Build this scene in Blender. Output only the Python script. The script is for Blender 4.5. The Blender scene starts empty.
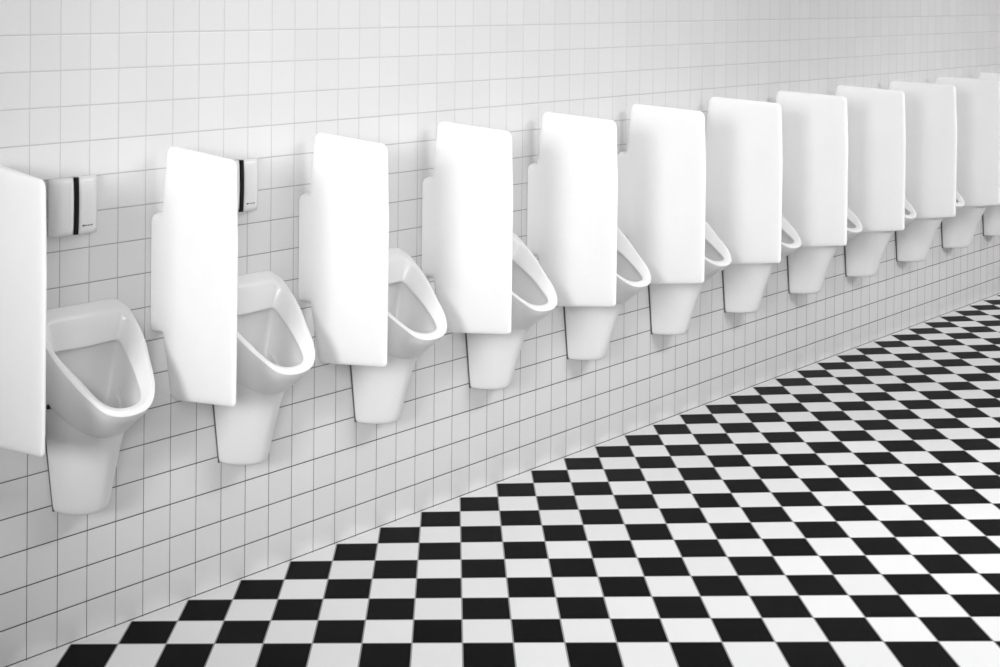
import bpy, bmesh, math
import numpy as np
from mathutils import Vector, Matrix, geometry

S = bpy.context.scene
COL = S.collection

# ---------------------------------------------------------------- measures
# Lengths below are in wall tiles (one tile = 10 cm): X along the tiled wall,
# d = distance out from the wall into the room, z = height above the floor.
# AX gives the building's slightly out-of-square axes (the floor falls towards
# the wall, joints not perfectly square), found from the tile joints.
AX = np.array([[1.0, 7.34998195e-02, 2.02306607e-02],
               [-5.85607950e-04, 9.82734753e-01, -8.32410124e-04],
               [1.41693780e-04, -7.12454345e-02, 1.05936724e+00]]) * 0.1
CAM_C = np.array([-17.38104482, -32.56239562, 18.74051009]) * 0.1
CAM_R = np.array([[0.76285344, -0.64653263, -0.0070841],
                  [0.01750227, 0.00969631, 0.99979981],
                  [0.64633451, 0.76282471, -0.01871265]])
CAM_F, CAM_CX, CAM_CY = 1261.98457357, 291.72196222, 33.18866264
PITCH = 6.045          # urinal spacing
U0 = 1.68              # centre of the first urinal
P0 = 4.60              # centre plane of the divider after the first urinal
NU = 12


def T(x, d, z):
    return Vector(AX @ np.array([x, -d, z], float))


# ---------------------------------------------------------------- materials
def mat(name, col, rough=0.5, spec=0.5, coat=0.0):
    m = bpy.data.materials.new(name)
    m.use_nodes = True
    b = m.node_tree.nodes['Principled BSDF']
    c = col if isinstance(col, tuple) else (col, col, col)
    b.inputs['Base Color'].default_value = (*c, 1)
    b.inputs['Roughness'].default_value = rough
    b.inputs['Specular IOR Level'].default_value = spec
    b.inputs['Coat Weight'].default_value = coat
    b.inputs['Coat Roughness'].default_value = 0.06
    return m


class G:
    """tiny node helper"""
    def __init__(s, m):
        s.t = m.node_tree
        s.bsdf = s.t.nodes['Principled BSDF']

    def n(s, typ, **kw):
        o = s.t.nodes.new(typ)
        for k, v in kw.items():
            setattr(o, k, v)
        return o

    def math(s, op, a, b=None, c=None, clamp=False):
        o = s.n('ShaderNodeMath', operation=op, use_clamp=clamp)
        for i, v in enumerate((a, b, c)):
            if v is None:
                continue
            if isinstance(v, (int, float)):
                o.inputs[i].default_value = v
            else:
                s.t.links.new(v, o.inputs[i])
        return o.outputs[0]

    def link(s, a, b):
        s.t.links.new(a, b)

    def mix(s, fac, a, b):
        o = s.n('ShaderNodeMix', data_type='RGBA')
        for sock, v in ((o.inputs[0], fac), (o.inputs[6], a), (o.inputs[7], b)):
            if isinstance(v, (int, float)):
                sock.default_value = v if sock == o.inputs[0] else (v, v, v, 1)
            elif isinstance(v, tuple):
                sock.default_value = v
            else:
                s.link(v, sock)
        return o.outputs[2]

    def remap(s, v, a, b, c, d, smooth=False):
        o = s.n('ShaderNodeMapRange', clamp=True)
        if smooth:
            o.interpolation_type = 'SMOOTHSTEP'
        s.link(v, o.inputs[0])
        for i, k in enumerate((a, b, c, d)):
            o.inputs[1 + i].default_value = k
        return o.outputs[0]


def joints(g, u, v, half, soft, half_u=None):
    """0 on the tile, 1 in the joint"""
    out = None
    for c in (u, v):
        f = g.math('FRACT', c)
        e = g.math('MINIMUM', f, g.math('SUBTRACT', 1.0, f))
        hh = half_u if (half_u and c is u) else half
        k = g.remap(e, hh, hh + soft, 1, 0)
        out = k if out is None else g.math('MAXIMUM', out, k)
    return out


def wall_tile_mat():
    m = mat('glazed_white_wall_tile', 0.8, 0.22, 0.35)
    g = G(m)
    uv = g.n('ShaderNodeUVMap', uv_map='tile')
    sep = g.n('ShaderNodeSeparateXYZ')
    g.link(uv.outputs[0], sep.inputs[0])
    u, v = sep.outputs[0], sep.outputs[1]
    jm = joints(g, u, v, 0.0125, 0.006, 0.007)
    # a little tone per tile
    cell = g.n('ShaderNodeCombineXYZ')
    g.link(g.math('FLOOR', u), cell.inputs[0])
    g.link(g.math('FLOOR', v), cell.inputs[1])
    wn = g.n('ShaderNodeTexWhiteNoise', noise_dimensions='2D')
    g.link(cell.outputs[0], wn.inputs[0])
    tone = g.remap(wn.outputs[0], 0, 1, 0.675, 0.70)
    # joint colour lightens upwards: glare on the upper wall painted into the grout
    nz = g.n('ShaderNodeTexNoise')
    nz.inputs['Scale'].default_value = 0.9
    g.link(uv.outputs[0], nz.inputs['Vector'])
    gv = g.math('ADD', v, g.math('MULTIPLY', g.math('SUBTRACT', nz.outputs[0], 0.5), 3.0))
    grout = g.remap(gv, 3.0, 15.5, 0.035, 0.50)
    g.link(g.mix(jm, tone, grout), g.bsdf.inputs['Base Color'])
    g.link(g.remap(jm, 0, 1, 0.24, 0.8), g.bsdf.inputs['Roughness'])
    hb = joints(g, u, v, 0.010, 0.035)
    bp = g.n('ShaderNodeBump')
    bp.inputs['Strength'].default_value = 0.35
    bp.inputs['Distance'].default_value = 0.002
    g.link(g.math('SUBTRACT', 1.0, hb), bp.inputs['Height'])
    g.link(bp.outputs[0], g.bsdf.inputs['Normal'])
    return m


def floor_mat():
    m = mat('black_and_white_floor_tile', 0.8, 0.45, 0.02)
    g = G(m)
    uv = g.n('ShaderNodeUVMap', uv_map='tile')
    sep = g.n('ShaderNodeSeparateXYZ')
    g.link(uv.outputs[0], sep.inputs[0])
    u, v = sep.outputs[0], sep.outputs[1]
    chk = g.math('FLOORED_MODULO', g.math('ADD', g.math('FLOOR', u), g.math('FLOOR', v)), 2.0)
    cell = g.n('ShaderNodeCombineXYZ')
    g.link(g.math('FLOOR', u), cell.inputs[0])
    g.link(g.math('FLOOR', v), cell.inputs[1])
    wn = g.n('ShaderNodeTexWhiteNoise', noise_dimensions='2D')
    g.link(cell.outputs[0], wn.inputs[0])
    wt = g.remap(wn.outputs[0], 0, 1, 0.73, 0.78)
    bt = g.remap(wn.outputs[0], 0, 1, 0.002, 0.004)
    base = g.mix(chk, wt, bt)
    jm = joints(g, u, v, 0.012, 0.006)
    g.link(g.mix(jm, base, 0.30), g.bsdf.inputs['Base Color'])
    g.link(g.remap(jm, 0, 1, 0.38, 0.8), g.bsdf.inputs['Roughness'])
    hb = joints(g, u, v, 0.010, 0.02)
    bp = g.n('ShaderNodeBump')
    bp.inputs['Strength'].default_value = 0.2
    bp.inputs['Distance'].default_value = 0.001
    g.link(g.math('SUBTRACT', 1.0, hb), bp.inputs['Height'])
    g.link(bp.outputs[0], g.bsdf.inputs['Normal'])
    return m


def ceramic_mat(name, col, rough, coat):
    m = mat(name, col, rough, 0.5, coat)
    g = G(m)
    tc = g.n('ShaderNodeTexCoord')
    nz = g.n('ShaderNodeTexNoise')
    nz.inputs['Scale'].default_value = 9.0
    g.link(tc.outputs['Object'], nz.inputs['Vector'])
    g.link(g.mix(g.remap(nz.outputs[0], 0.3, 0.7, 0, 1), col, col * 0.985), g.bsdf.inputs['Base Color'])
    return m


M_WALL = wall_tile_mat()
M_FLOOR = floor_mat()
M_PLASTER = mat('white_plaster', 0.9, 0.8, 0.2)
M_CER = ceramic_mat('white_urinal_ceramic', 0.80, 0.32, 0.08)
M_PAN = ceramic_mat('white_divider_ceramic', 0.95, 0.35, 0.10)
M_GAP_SHADE = mat('gap_shade_grey', 0.16, 0.6, 0.3)  # shade of the gap behind the trap cover, as a colour
M_DARK = mat('dark_rubber', 0.01, 0.5, 0.3)
M_PLAST = mat('white_plastic', 0.72, 0.25, 0.5)
M_BLACK = mat('black_glossy_strip', 0.0015, 0.35, 0.2)
M_INK = mat('grey_ink', 0.05, 0.6, 0.2)
M_METAL = mat('chrome', 0.7, 0.2)
M_METAL.node_tree.nodes['Principled BSDF'].inputs['Metallic'].default_value = 1.0


# ---------------------------------------------------------------- mesh tools
def mesh_obj(name, verts, faces, m, parent=None, origin=None, smooth=True, sub=0, flip=None):
    """verts in (x, d, z) tile units relative to origin"""
    me = bpy.data.meshes.new(name)
    vs = [T(*v) for v in verts]
    me.from_pydata(vs, [], faces)
    bm = bmesh.new()
    bm.from_mesh(me)
    bmesh.ops.recalc_face_normals(bm, faces=bm.faces)
    bm.to_mesh(me)
    bm.free()
    me.materials.append(m)
    if smooth:
        for p in me.polygons:
            p.use_smooth = True
    o = bpy.data.objects.new(name, me)
    COL.objects.link(o)
    if origin is not None:
        o.location = T(*origin)
    if parent is not None:
        o.parent = parent
    if sub:
        md = o.modifiers.new('subdivision', 'SUBSURF')
        md.levels = md.render_levels = sub
    return o


def loft(rings, cap0=True, cap1=True):
    n = len(rings[0])
    V = [tuple(p) for r in rings for p in r]
    F = []
    for k in range(len(rings) - 1):
        for i in range(n):
            j = (i + 1) % n
            F.append((k * n + i, k * n + j, (k + 1) * n + j, (k + 1) * n + i))
    if cap0:
        F.append(tuple(range(n)))
    if cap1:
        F.append(tuple((len(rings) - 1) * n + i for i in range(n)))
    return V, F


def crom(pts, n):
    pts = np.array(pts, float)
    N = len(pts)
    o = []
    for i in range(N):
        a, b, c, d = pts[i - 1], pts[i], pts[(i + 1) % N], pts[(i + 2) % N]
        for t in np.arange(n) / n:
            o.append(.5 * ((2 * b) + (c - a) * t + (2 * a - 5 * b + 4 * c - d) * t * t + (3 * b - a - 3 * c + d) * t ** 3))
    return np.array(o)


def ring(half, n=4):
    h = np.array(half, float)
    full = np.r_[h, h[1:-1][::-1] * [-1, 1, 1]]
    r = crom(full, n)
    r[:, 1] = np.maximum(r[:, 1], 0.0)
    return r


def rbox(name, x0, x1, d0, d1, z0, z1, r, m, parent, origin=None, seg=3):
    """rounded box in tile units"""
    bm = bmesh.new()
    bmesh.ops.create_cube(bm, size=1)
    for v in bm.verts:
        v.co = Vector(((x0 + x1) / 2 + v.co.x * (x1 - x0), (d0 + d1) / 2 + v.co.y * (d1 - d0), (z0 + z1) / 2 + v.co.z * (z1 - z0)))
    if r > 0:
        bmesh.ops.bevel(bm, geom=bm.edges[:], offset=r, segments=seg, profile=0.5, affect='EDGES')
    V = [tuple(v.co) for v in bm.verts]
    bm.verts.index_update()
    F = [tuple(v.index for v in f.verts) for f in bm.faces]
    bm.free()
    return mesh_obj(name, V, F, m, parent, origin, smooth=False if r == 0 else True)


def thing(name, label, cat, origin, group=None):
    o = bpy.data.objects.new(name, None)
    COL.objects.link(o)
    o.empty_display_size = 0.05
    o.location = T(*origin)
    tag(o, label, cat, group)
    return o


def tag(o, label, cat, group=None):
    o['label'] = label
    o['category'] = cat
    if group:
        o['group'] = group


def copy_tree(o, parent=None):
    c = o.copy()
    COL.objects.link(c)
    if parent is not None:
        c.parent = parent
    for ch in [k for k in o.children]:
        copy_tree(ch, c)
    return c


# ---------------------------------------------------------------- the room
X0, X1, DD, ZC = -64.0, 112.0, 46.0, 27.0


def slab(name, quad, out, m, th=1.0):
    """a wall or floor with real thickness; quad in (x,d,z), pushed out by `out`"""
    q = [np.array(p, float) for p in quad]
    k = [p + np.array(out, float) * th for p in q]
    V = [tuple(p) for p in q + k]
    F = [(0, 1, 2, 3), (7, 6, 5, 4), (0, 4, 5, 1), (1, 5, 6, 2), (2, 6, 7, 3), (3, 7, 4, 0)]
    o = mesh_obj(name, V, F, m, smooth=False)
    o['kind'] = 'structure'
    return o


def uv_from(o, fn, V):
    uvl = o.data.uv_layers.new(name='tile')
    inv = np.linalg.inv(AX)
    for lp in o.data.loops:
        p = inv @ np.array(o.data.vertices[lp.vertex_index].co)
        uvl.data[lp.index].uv = fn(p[0], -p[1], p[2])


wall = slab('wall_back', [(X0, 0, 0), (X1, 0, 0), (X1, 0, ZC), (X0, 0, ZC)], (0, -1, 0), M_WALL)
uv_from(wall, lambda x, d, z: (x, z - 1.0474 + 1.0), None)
flo = slab('floor', [(X0, 0, 0), (X1, 0, 0), (X1, DD, 0), (X0, DD, 0)], (0, 0, -1), M_FLOOR)
FT, FO = 1.5046224, 18.48870636
c45 = math.sqrt(.5)


def floor_uv(x, d, z):
    px, py = x - FO, -d
    return ((px * c45 - py * c45) / FT, (px * c45 + py * c45) / FT)


uv_from(flo, floor_uv, None)
slab('ceiling', [(X0, 0, ZC), (X1, 0, ZC), (X1, DD, ZC), (X0, DD, ZC)], (0, 0, 1), M_PLASTER)
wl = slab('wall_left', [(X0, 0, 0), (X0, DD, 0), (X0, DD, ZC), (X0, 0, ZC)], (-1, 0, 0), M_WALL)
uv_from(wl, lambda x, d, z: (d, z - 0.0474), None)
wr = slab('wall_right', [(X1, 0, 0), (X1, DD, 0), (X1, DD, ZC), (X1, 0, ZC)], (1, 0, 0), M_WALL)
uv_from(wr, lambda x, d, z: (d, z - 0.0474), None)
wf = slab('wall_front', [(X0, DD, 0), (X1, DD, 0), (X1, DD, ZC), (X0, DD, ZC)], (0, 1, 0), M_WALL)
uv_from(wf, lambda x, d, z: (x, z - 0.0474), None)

# ---------------------------------------------------------------- urinal
C_ = [(0, 0, 9.50), (1.12, 0, 9.50), (1.42, .08, 9.36), (1.60, .36, 9.13), (1.57, 1.25, 8.49), (1.37, 1.98, 7.95), (1.10, 2.74, 7.45), (.68, 3.22, 7.05), (0, 3.37, 6.94)]
B1 = [(0, 0, 9.2), (.95, 0, 9.2), (1.32, 0, 9.1), (1.57, .32, 8.90), (1.55, 1.20, 8.24), (1.34, 1.90, 7.72), (1.06, 2.60, 7.22), (.64, 3.06, 6.87), (0, 3.20, 6.76)]
B2 = [(0, 0, 8.3), (.9, 0, 8.3), (1.30, 0, 8.2), (1.48, .25, 8.05), (1.43, 1.05, 7.55), (1.20, 1.70, 7.15), (.92, 2.28, 6.8), (.53, 2.62, 6.57), (0, 2.73, 6.50)]
B3 = [(0, 0, 7.5), (.8, 0, 7.5), (1.22, 0, 7.4), (1.36, .22, 7.2), (1.27, .9, 6.9), (1.06, 1.45, 6.62), (.80, 1.95, 6.42), (.45, 2.24, 6.27), (0, 2.34, 6.23)]
B4 = [(0, 0, 7.3), (.7, 0, 7.3), (1.12, 0, 7.2), (1.26, .20, 7.06), (1.17, .85, 6.78), (.98, 1.38, 6.50), (.74, 1.84, 6.30), (.41, 2.12, 6.17), (0, 2.20, 6.13)]
B5 = [(0, 0.05, 7.3), (.6, 0.05, 7.3), (.9, 0.05, 7.2), (1.0, .22, 7.05), (.95, .7, 6.8), (.8, 1.1, 6.6), (.6, 1.45, 6.45), (.35, 1.65, 6.35), (0, 1.7, 6.3)]
R_ = [(0, .38, 9.20), (1.06, .38, 9.20), (1.30, .45, 9.10), (1.44, .68, 8.87), (1.42, 1.33, 8.46), (1.23, 2.02, 7.98), (.98, 2.70, 7.50), (.60, 3.12, 7.16), (0, 3.26, 7.06)]
I_ = [(0, .42, 8.34), (.90, .43, 8.37), (1.08, .48, 8.34), (1.10, .72, 8.20), (.97, 1.30, 7.99), (.84, 1.92, 7.70), (.67, 2.58, 7.33), (.41, 2.97, 7.16), (0, 3.08, 7.11)]
I2 = [(0, .39, 8.30), (.91, .40, 8.33), (1.10, .45, 8.31), (1.13, .70, 8.15), (1.00, 1.30, 7.91), (.87, 1.92, 7.62), (.69, 2.57, 7.25), (.42, 2.95, 7.07), (0, 3.06, 7.01)]
U_ = [(0, .15, 8.48), (.92, .15, 8.48), (1.24, .20, 8.42), (1.32, .62, 8.16), (1.20, 1.28, 7.83), (1.04, 1.9, 7.52), (.82, 2.48, 7.14), (.49, 2.82, 6.96), (0, 2.93, 6.90)]
V_ = [(0, .13, 7.5), (.8, .13, 7.5), (1.12, .2, 7.5), (1.20, .66, 7.3), (1.08, 1.15, 7.1), (.88, 1.6, 6.9), (.65, 2.0, 6.72), (.38, 2.22, 6.62), (0, 2.28, 6.58)]
W_ = [(0, .24, 6.1), (.45, .24, 6.1), (.72, .32, 6.1), (.78, .55, 6.0), (.70, .8, 5.9), (.55, 1.1, 5.8), (.40, 1.35, 5.7), (.22, 1.48, 5.65), (0, 1.52, 5.62)]
W2 = [(0, .5, 5.5), (.15, .5, 5.5), (.25, .55, 5.49), (.3, .65, 5.47), (.28, .8, 5.45), (.22, .9, 5.43), (.16, 1.0, 5.42), (.1, 1.06, 5.41), (0, 1.08, 5.4)]


def mid(a, b, t):
    return [tuple(np.array(p) * (1 - t) + np.array(q) * t) for p, q in zip(a, b)]


def dsec(w, D, z, d0=0.0, n=2.5, N=28):
    """D-shaped section against the wall"""
    o = []
    for i in range(N + 1):
        a = math.pi * i / N
        c, s = math.cos(a), math.sin(a)
        o.append((w * math.copysign(abs(c) ** (2 / n), c), d0 + (D - d0) * abs(s) ** (2 / n), z))
    for i in range(1, 8):
        o.append((-w + 2 * w * i / 8, d0, z))
    return o


def make_urinal(x):
    root = thing('urinal', '', 'urinal', (x, 0, 3.88), 'urinals in the row along the tiled wall')
    dz = 3.88
    sh = lambda half: [(a, b, c - dz) for a, b, c in half]
    rings = [ring(sh(h)) for h in (B5, B4, B3, mid(B3, B2, .5), B2, mid(B2, B1, .55), B1, mid(B1, C_, .5), mid(B1, C_, .88), C_, mid(C_, R_, .2), mid(C_, R_, .75), R_, mid(R_, I_, .2), mid(R_, I_, .55), mid(R_, I_, .9), I_, I2, U_, mid(U_, V_, .5), V_, W_, W2)]
    V, F = loft(rings, cap0=False)
    mesh_obj('bowl', V, F, M_CER, root, sub=1)
    # lower trap cover
    secs = []
    for z, k in ((3.88, .90), (3.90, .955), (3.96, .985), (4.06, 1.0), (4.6, 1), (5.2, 1), (5.8, 1), (6.4, 1), (7.2, 1)):
        w = .88 + (z - 3.88) * .132
        D = .03 + (1.27 + (z - 3.88) * .34 - .03) * k
        t = max(0, (z - 4.6) / 2.6)
        secs.append([(x_ * k, d_, z - dz - .88 * t * t * min(1, d_ / D) ** 1.7) for x_, d_, _ in dsec(w, D, 0, .03, 1.8)])
    V, F = loft(secs, cap1=False)
    mesh_obj('trap_cover', V, F, M_CER, root, sub=1)
    # dark strip standing in for the shadow gap between trap cover and wall
    secs = []
    for z in (3.87, 4.6, 5.4, 6.0, 6.5):
        w = (.865 + (z - 3.88) * .132)
        secs.append([(-w, 0.002, z - dz), (w, 0.002, z - dz), (w, .035, z - dz), (-w, .035, z - dz)])
    V, F = loft(secs)
    mesh_obj('gap_shade_strip', V, F, M_GAP_SHADE, root, smooth=False)
    # fixing plug on the left flank of the bowl
    zc = 6.95 - dz
    V, F = loft([[(-1.26 + dx, .57 + rr * math.cos(a), zc + rr * math.sin(a)) for a in [2 * math.pi * i / 14 for i in range(14)]] for dx, rr in ((0.1, .06), (-.07, .06), (-.08, .045))])
    mesh_obj('fixing_plug', V, F, M_DARK, root)
    # drain strainer in the bottom of the bowl
    V, F = loft([[(rr * math.cos(a), 0.78 + rr * math.sin(a), zz - 1.05 - dz) for a in [2 * math.pi * i / 24 for i in range(24)]] for rr, zz in ((.24, 6.42), (.24, 6.58), (.19, 6.63), (.05, 6.65))])
    mesh_obj('drain_strainer', V, F, M_METAL, root)
    return root


ORD = ['first', 'second', 'third', 'fourth', 'fifth', 'sixth', 'seventh', 'eighth', 'ninth', 'tenth', 'eleventh', 'twelfth']
UL = ['white ceramic urinal nearest the camera, under the whole flush plate at left',
      'white ceramic urinal under the half-hidden flush plate, second from the left',
      'white ceramic urinal third from the left, its top just past the third divider',
      'white ceramic urinal fourth from the left, trap cover left of the picture centre',
      'white ceramic urinal fifth from the left, just right of the picture centre',
      'white ceramic urinal sixth from the left, lip showing beside the sixth divider',
      'white ceramic urinal seventh from the left, only its lip tip and trap cover showing',
      'white ceramic urinal eighth from the left, mostly hidden behind the eighth divider',
      'white ceramic urinal ninth from the left, fourth from the far end',
      'white ceramic urinal tenth from the left, third from the far end',
      'white ceramic urinal last but one at the far end of the row',
      'white ceramic urinal farthest away, cut by the right picture edge']
ur = make_urinal(U0)
for k in range(NU):
    o = ur if k == 0 else copy_tree(ur)
    o.location = T(U0 + PITCH * k, 0, 3.88)
    o['label'] = UL[k]

# ---------------------------------------------------------------- divider panels
def round_poly(pts, n=7):
    """pts: (d, z, radius)"""
    o = []
    N = len(pts)
    for i in range(N):
        p = np.array(pts[i][:2], float)
        a = np.array(pts[i - 1][:2], float) - p
        b = np.array(pts[(i + 1) % N][:2], float) - p
        r = pts[i][2]
        la, lb = np.linalg.norm(a), np.linalg.norm(b)
        a /= la
        b /= lb
        ang = math.acos(np.clip(a @ b, -1, 1))
        t = r / math.tan(ang / 2)
        s, e = p + a * t, p + b * t
        for k in range(n + 1):
            u = k / n
            o.append((1 - u) ** 2 * s + 2 * u * (1 - u) * p + u * u * e)
    # resample the long sides
    out = []
    for i in range(len(o)):
        q, w = o[i], o[(i + 1) % len(o)]
        L = np.linalg.norm(w - q)
        m = max(1, int(L / .22))
        for k in range(m):
            out.append(q + (w - q) * k / m)
    return np.array(out)


def edge_dist(p, poly):
    a = poly
    b = np.roll(poly, -1, 0)
    ab = b - a
    t = np.clip(((p - a) * ab).sum(1) / ((ab ** 2).sum(1) + 1e-12), 0, 1)
    return np.sqrt((((a + ab * t[:, None]) - p) ** 2).sum(1).min())


OUTL = [(.02, 11.80, .22), (.32, 11.80, .06), (.57, 13.74, .24), (4.24, 13.36, .34), (4.33, 11.0, 2.0), (4.30, 6.74, .16), (.88, 6.39, .34), (.40, 8.27, .05), (.02, 8.27, .12)]


def half_thick(d):
    t = min(max(d / 4.3, 0), 1)
    return .16 * (1 - t) ** .85 + .075 + .17 * max(0, 1 - d / .75) ** 2


def make_divider(x):
    root = thing('divider_panel', '', 'divider', (x, 0, 6.46), 'white divider panels between the urinals')
    z0 = 6.46
    poly = round_poly(OUTL)
    # orientation
    ar = 0.5 * np.sum(poly[:, 0] * np.roll(poly[:, 1], -1) - np.roll(poly[:, 0], -1) * poly[:, 1])
    if ar < 0:
        poly = poly[::-1]
    nx = np.roll(poly, -1, 0) - np.roll(poly, 1, 0)
    nrm = np.c_[-nx[:, 1], nx[:, 0]]
    nrm /= np.linalg.norm(nrm, axis=1)[:, None]
    pts = [tuple(p) for p in poly]
    NB = len(pts)
    for e in (.012, .035, .07, .12, .2):
        for p, n_ in zip(poly, nrm):
            q = p + n_ * e
            if edge_dist(q, poly) > e * .93:
                pts.append(tuple(q))
    for d in np.arange(.6, 4.2, .27):
        for z in np.arange(6.6, 13.6, .3):
            q = np.array([d, z])
            # inside test
            a, b = poly, np.roll(poly, -1, 0)
            cr = ((a[:, 1] > z) != (b[:, 1] > z)) & (d < (b[:, 0] - a[:, 0]) * (z - a[:, 1]) / (b[:, 1] - a[:, 1] + 1e-12) + a[:, 0])
            if cr.sum() % 2 and edge_dist(q, poly) > .26:
                pts.append((d, z))
    vv, ee, ff, _, _, _ = geometry.delaunay_2d_cdt([Vector(p) for p in pts], [(i, (i + 1) % NB) for i in range(NB)], [], 1, 1e-5)
    V, F = [], []
    n = len(vv)
    for sgn in (-1, 1):
        for p in vv:
            e = edge_dist(np.array(p), poly)
            if p[0] < .3 and 8.2 < p[1] < 11.9:
                e = max(e, min(.3, p[1] - 8.27, 11.8 - p[1]))
            u = min(e / .22, 1)
            h = half_thick(p[0])
            ro = math.sqrt(max(0, 1 - (1 - u) ** 2))
            V.append((sgn * h * (.25 + .75 * ro) if e > 1e-4 else sgn * h * .25, p[0], p[1] - z0))
    for f in ff:
        F.append(tuple(f))
        F.append(tuple(i + n for i in reversed(f)))
    # rim strip joining both faces
    idx = [min(range(n), key=lambda i: (vv[i][0] - p[0]) ** 2 + (vv[i][1] - p[1]) ** 2) for p in poly]
    for i in range(NB):
        a, b = idx[i], idx[(i + 1) % NB]
        F.append((a, b, b + n, a + n))
    mesh_obj('panel', V, F, M_PAN, root)
    # flat mounting plate between the panel's foot and the tiles
    rbox('wall_bracket', -.30, .30, .002, .06, 8.45 - z0, 11.62 - z0, .02, M_PLAST, root)
    return root


DL = ['white ceramic divider panel cut by the left picture edge, nearest the camera',
      'white divider panel between the two flush plates, right of the nearest urinal',
      'white divider panel third from the left, between the second and third urinals',
      'white divider panel fourth from the left, at the picture centre left',
      'white divider panel fifth from the left, just right of the picture centre',
      'white divider panel sixth from the left, last with its wall step showing',
      'white divider panel seventh from the left, sixth from the far end',
      'white divider panel eighth from the left, fifth from the far end',
      'white divider panel ninth from the left, fourth from the far end',
      'white divider panel tenth from the left, last whole one before the right edge',
      'white divider panel cut by the right edge of the picture, eleventh from left',
      'farthest white divider panel, only its top corner showing at the right edge']
DX = [-1.52, 4.60, 10.62, 16.64, 22.72, 28.75, 34.86, 40.90, 46.93, 52.99, 59.03, 65.08]
dv = make_divider(P0)
for k in range(NU):
    o = dv if k == 0 else copy_tree(dv)
    o.location = T(DX[k], 0, 6.46)
    o['label'] = DL[k]

# ---------------------------------------------------------------- flush plates
def make_flush(x):
    root = thing('flush_plate', '', 'flush plate', (x, 0, 11.50), 'flush plates on the wall above the urinals')
    H = 1.58
    rbox('back_plate', -.76, .76, 0.003, .22, .03, H - .03, .03, M_PLAST, root)

    def cover(name, x0, x1, outer):
        # softly bellied cover, rounded at its outer upright edge
        N, K = 10, 12
        secs = []
        for j in range(K + 1):
            z = H * j / K
            e = min(j, K - j) / K
            bel = .42 + .06 * math.sin(math.pi * min(1, (1 - j / K) * .75 + .12)) - (.03 if j in (0, K) else 0)
            prof = []
            for i in range(N + 1):
                u = i / N
                xx = x0 + (x1 - x0) * u
                q = u if outer > 0 else 1 - u
                dd = bel * (1 - .45 * max(0, (q - .55) / .45) ** 2.2) - (.04 if q < .02 else 0)
                prof.append((xx, dd, z))
            prof.append((x1, .06, z))
            prof.append((x0, .06, z))
            secs.append(prof)
        V, F = loft(secs)
        return mesh_obj(name, V, F, M_PLAST, root)
    cover('cover', -.78, -.06, -1)
    cover('cover', .06, .80, 1)
    # black sensor strip between the two covers
    secs = []
    for j in range(9):
        z = .0 + H * j / 8
        d = .44 + .06 * math.sin(math.pi * min(1, (1 - j / 8) * .75 + .12))
        secs.append([(-.06, .05, z), (.06, .05, z), (.06, d, z), (-.06, d, z)])
    V, F = loft(secs)
    mesh_obj('sensor_strip', V, F, M_BLACK, root, smooth=False)
    # small grey maker's mark low on the right cover
    bars = [(.20, .27, .20, .255), (.285, .31, .205, .245), (.33, .355, .205, .24), (.375, .41, .205, .24), (.43, .455, .205, .24), (.475, .50, .205, .245), (.515, .54, .205, .245)]
    V, F = [], []
    for a, b, c, d in bars:
        n = len(V)
        for dd in (.30, .462):
            V += [(a, dd, c), (b, dd, c), (b, dd, d), (a, dd, d)]
        F += [(n, n + 1, n + 2, n + 3), (n + 4, n + 5, n + 6, n + 7), (n, n + 1, n + 5, n + 4), (n + 1, n + 2, n + 6, n + 5), (n + 2, n + 3, n + 7, n + 6), (n + 3, n, n + 4, n + 7)]
    mesh_obj('maker_mark', V, F, M_INK, root, smooth=False)
    return root


fp = make_flush(1.33)
fp['label'] = 'white square flush plate with black strip, above the nearest urinal'
fp2 = copy_tree(fp)
fp2.location = T(1.33 + PITCH + .07, 0, 11.50)
fp2['label'] = 'white flush plate half hidden behind the second divider panel'

# ---------------------------------------------------------------- lights
def ceiling_lamp(x, d, w, l, watts):
    root = thing('ceiling_light', 'long white ceiling light above the washroom floor', 'ceiling light', (x, d, ZC - .9), 'ceiling lights')
    rbox('housing', -w / 2 - .2, w / 2 + .2, -l / 2 - .2, l / 2 + .2, .3, .88, .08, M_PLASTER, root)
    li = bpy.data.lights.new('lamp', 'AREA')
    li.shape = 'RECTANGLE'
    li.size, li.size_y = w * .1, l * .1
    li.energy = watts
    lo = bpy.data.objects.new('lamp', li)
    COL.objects.link(lo)
    lo.location = T(x, d, ZC - .75)
    return root


for lx, ld, lw, watts in ((10, 10, 16, 7), (30, 28, 24, 112), (90, 28, 24, 83)):
    ceiling_lamp(lx, ld, lw, 6, watts)


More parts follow.
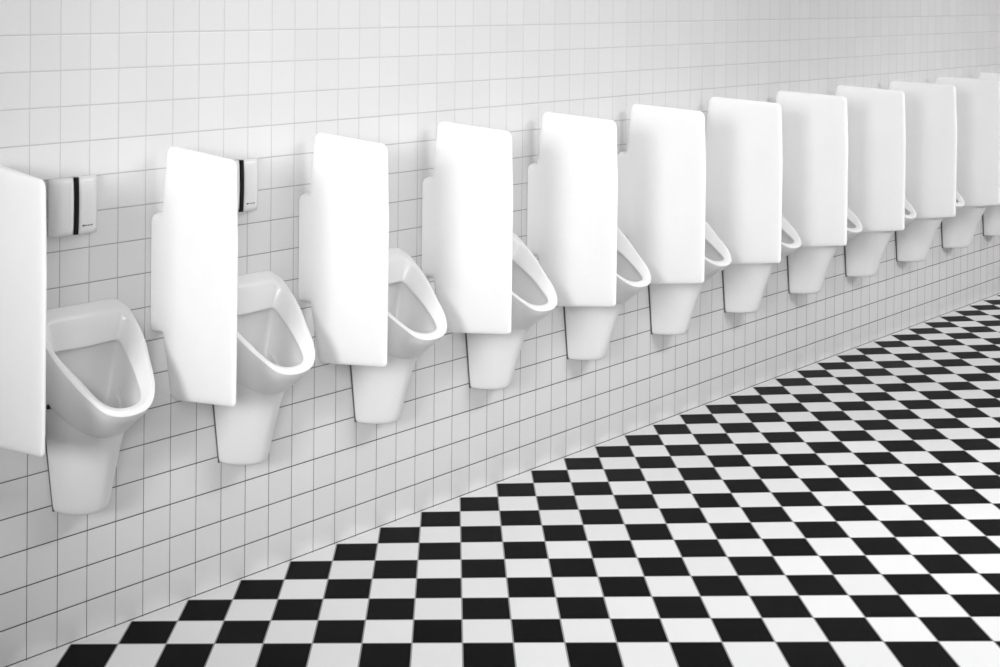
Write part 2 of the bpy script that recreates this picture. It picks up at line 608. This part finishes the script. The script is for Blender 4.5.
def spotlight(x, d, z, tx, tz, cone, watts):  # made-up lamp, added to balance brightness along wall and panels
    """added unseen spotlight aimed at a point on the tiled wall"""
    root = thing('added_spotlight', 'white spotlight added out of view for its light, hanging behind the camera', 'spotlight', (x, d, z), 'added spotlights out of view')
    dv = T(tx, 0, tz) - T(x, d, z)
    inv = np.linalg.inv(AX)
    ax = np.array(dv.normalized())
    u = np.cross(ax, [0, 0, 1.0])
    u /= np.linalg.norm(u)
    w = np.cross(u, ax)
    rings = []
    for t, r in ((-.22, .03), (-.22, .07), (-.06, .08), (-.05, .075), (-.2, .06)):
        rg = []
        for i in range(20):
            p = ax * t + (u * math.cos(i * math.pi / 10) + w * math.sin(i * math.pi / 10)) * r
            q = inv @ p
            rg.append((q[0], -q[1], q[2]))
        rings.append(rg)
    V, F = loft(rings)
    mesh_obj('lamp_can', V, F, M_PLAST, root)  # can and stem only give the added lamp a body
    q = inv @ (ax * -.15)
    rbox('stem', q[0] - .1, q[0] + .1, -q[1] - .1, -q[1] + .1, q[2], ZC - z, .03, M_PLAST, root)
    li = bpy.data.lights.new('spot', 'SPOT')
    li.spot_size = math.radians(cone)
    li.spot_blend = 1
    li.shadow_soft_size = .6
    li.energy = watts
    lo = bpy.data.objects.new('spot', li)
    COL.objects.link(lo)
    lo.location = T(x, d, z)
    lo.rotation_euler = dv.to_track_quat('-Z', 'Y').to_euler()


spotlight(60, 39, 20, 65, 8, 70, 195)
spotlight(-20, 38, 20, 22, 9, 50, 395)
spotlight(-40, 30, 20.5, 20, 11, 45, 790)

wd = bpy.data.worlds.new('world')
wd.use_nodes = True
wd.node_tree.nodes['Background'].inputs[0].default_value = (1, 1, 1, 1)
wd.node_tree.nodes['Background'].inputs[1].default_value = 0.0
S.world = wd

# ---------------------------------------------------------------- camera
cam = bpy.data.cameras.new('camera')
cam.sensor_fit = 'HORIZONTAL'
cam.sensor_width = 36
cam.lens = CAM_F * 36 / 1000
cam.shift_x = (500 - CAM_CX) / 1000
cam.shift_y = (CAM_CY - 333.5) / 1000
cam.clip_start = 0.01
co = bpy.data.objects.new('camera', cam)
COL.objects.link(co)
Mx = Matrix.Identity(4)
for i in range(3):
    Mx[i][0], Mx[i][1], Mx[i][2], Mx[i][3] = CAM_R[0][i], CAM_R[1][i], -CAM_R[2][i], CAM_C[i]
co.matrix_world = Mx
S.camera = co

S.view_settings.view_transform = 'Standard'
S.view_settings.look = 'None'
S.view_settings.gamma = 1
S.view_settings.use_curve_mapping = False
S.view_settings.exposure = 0.0
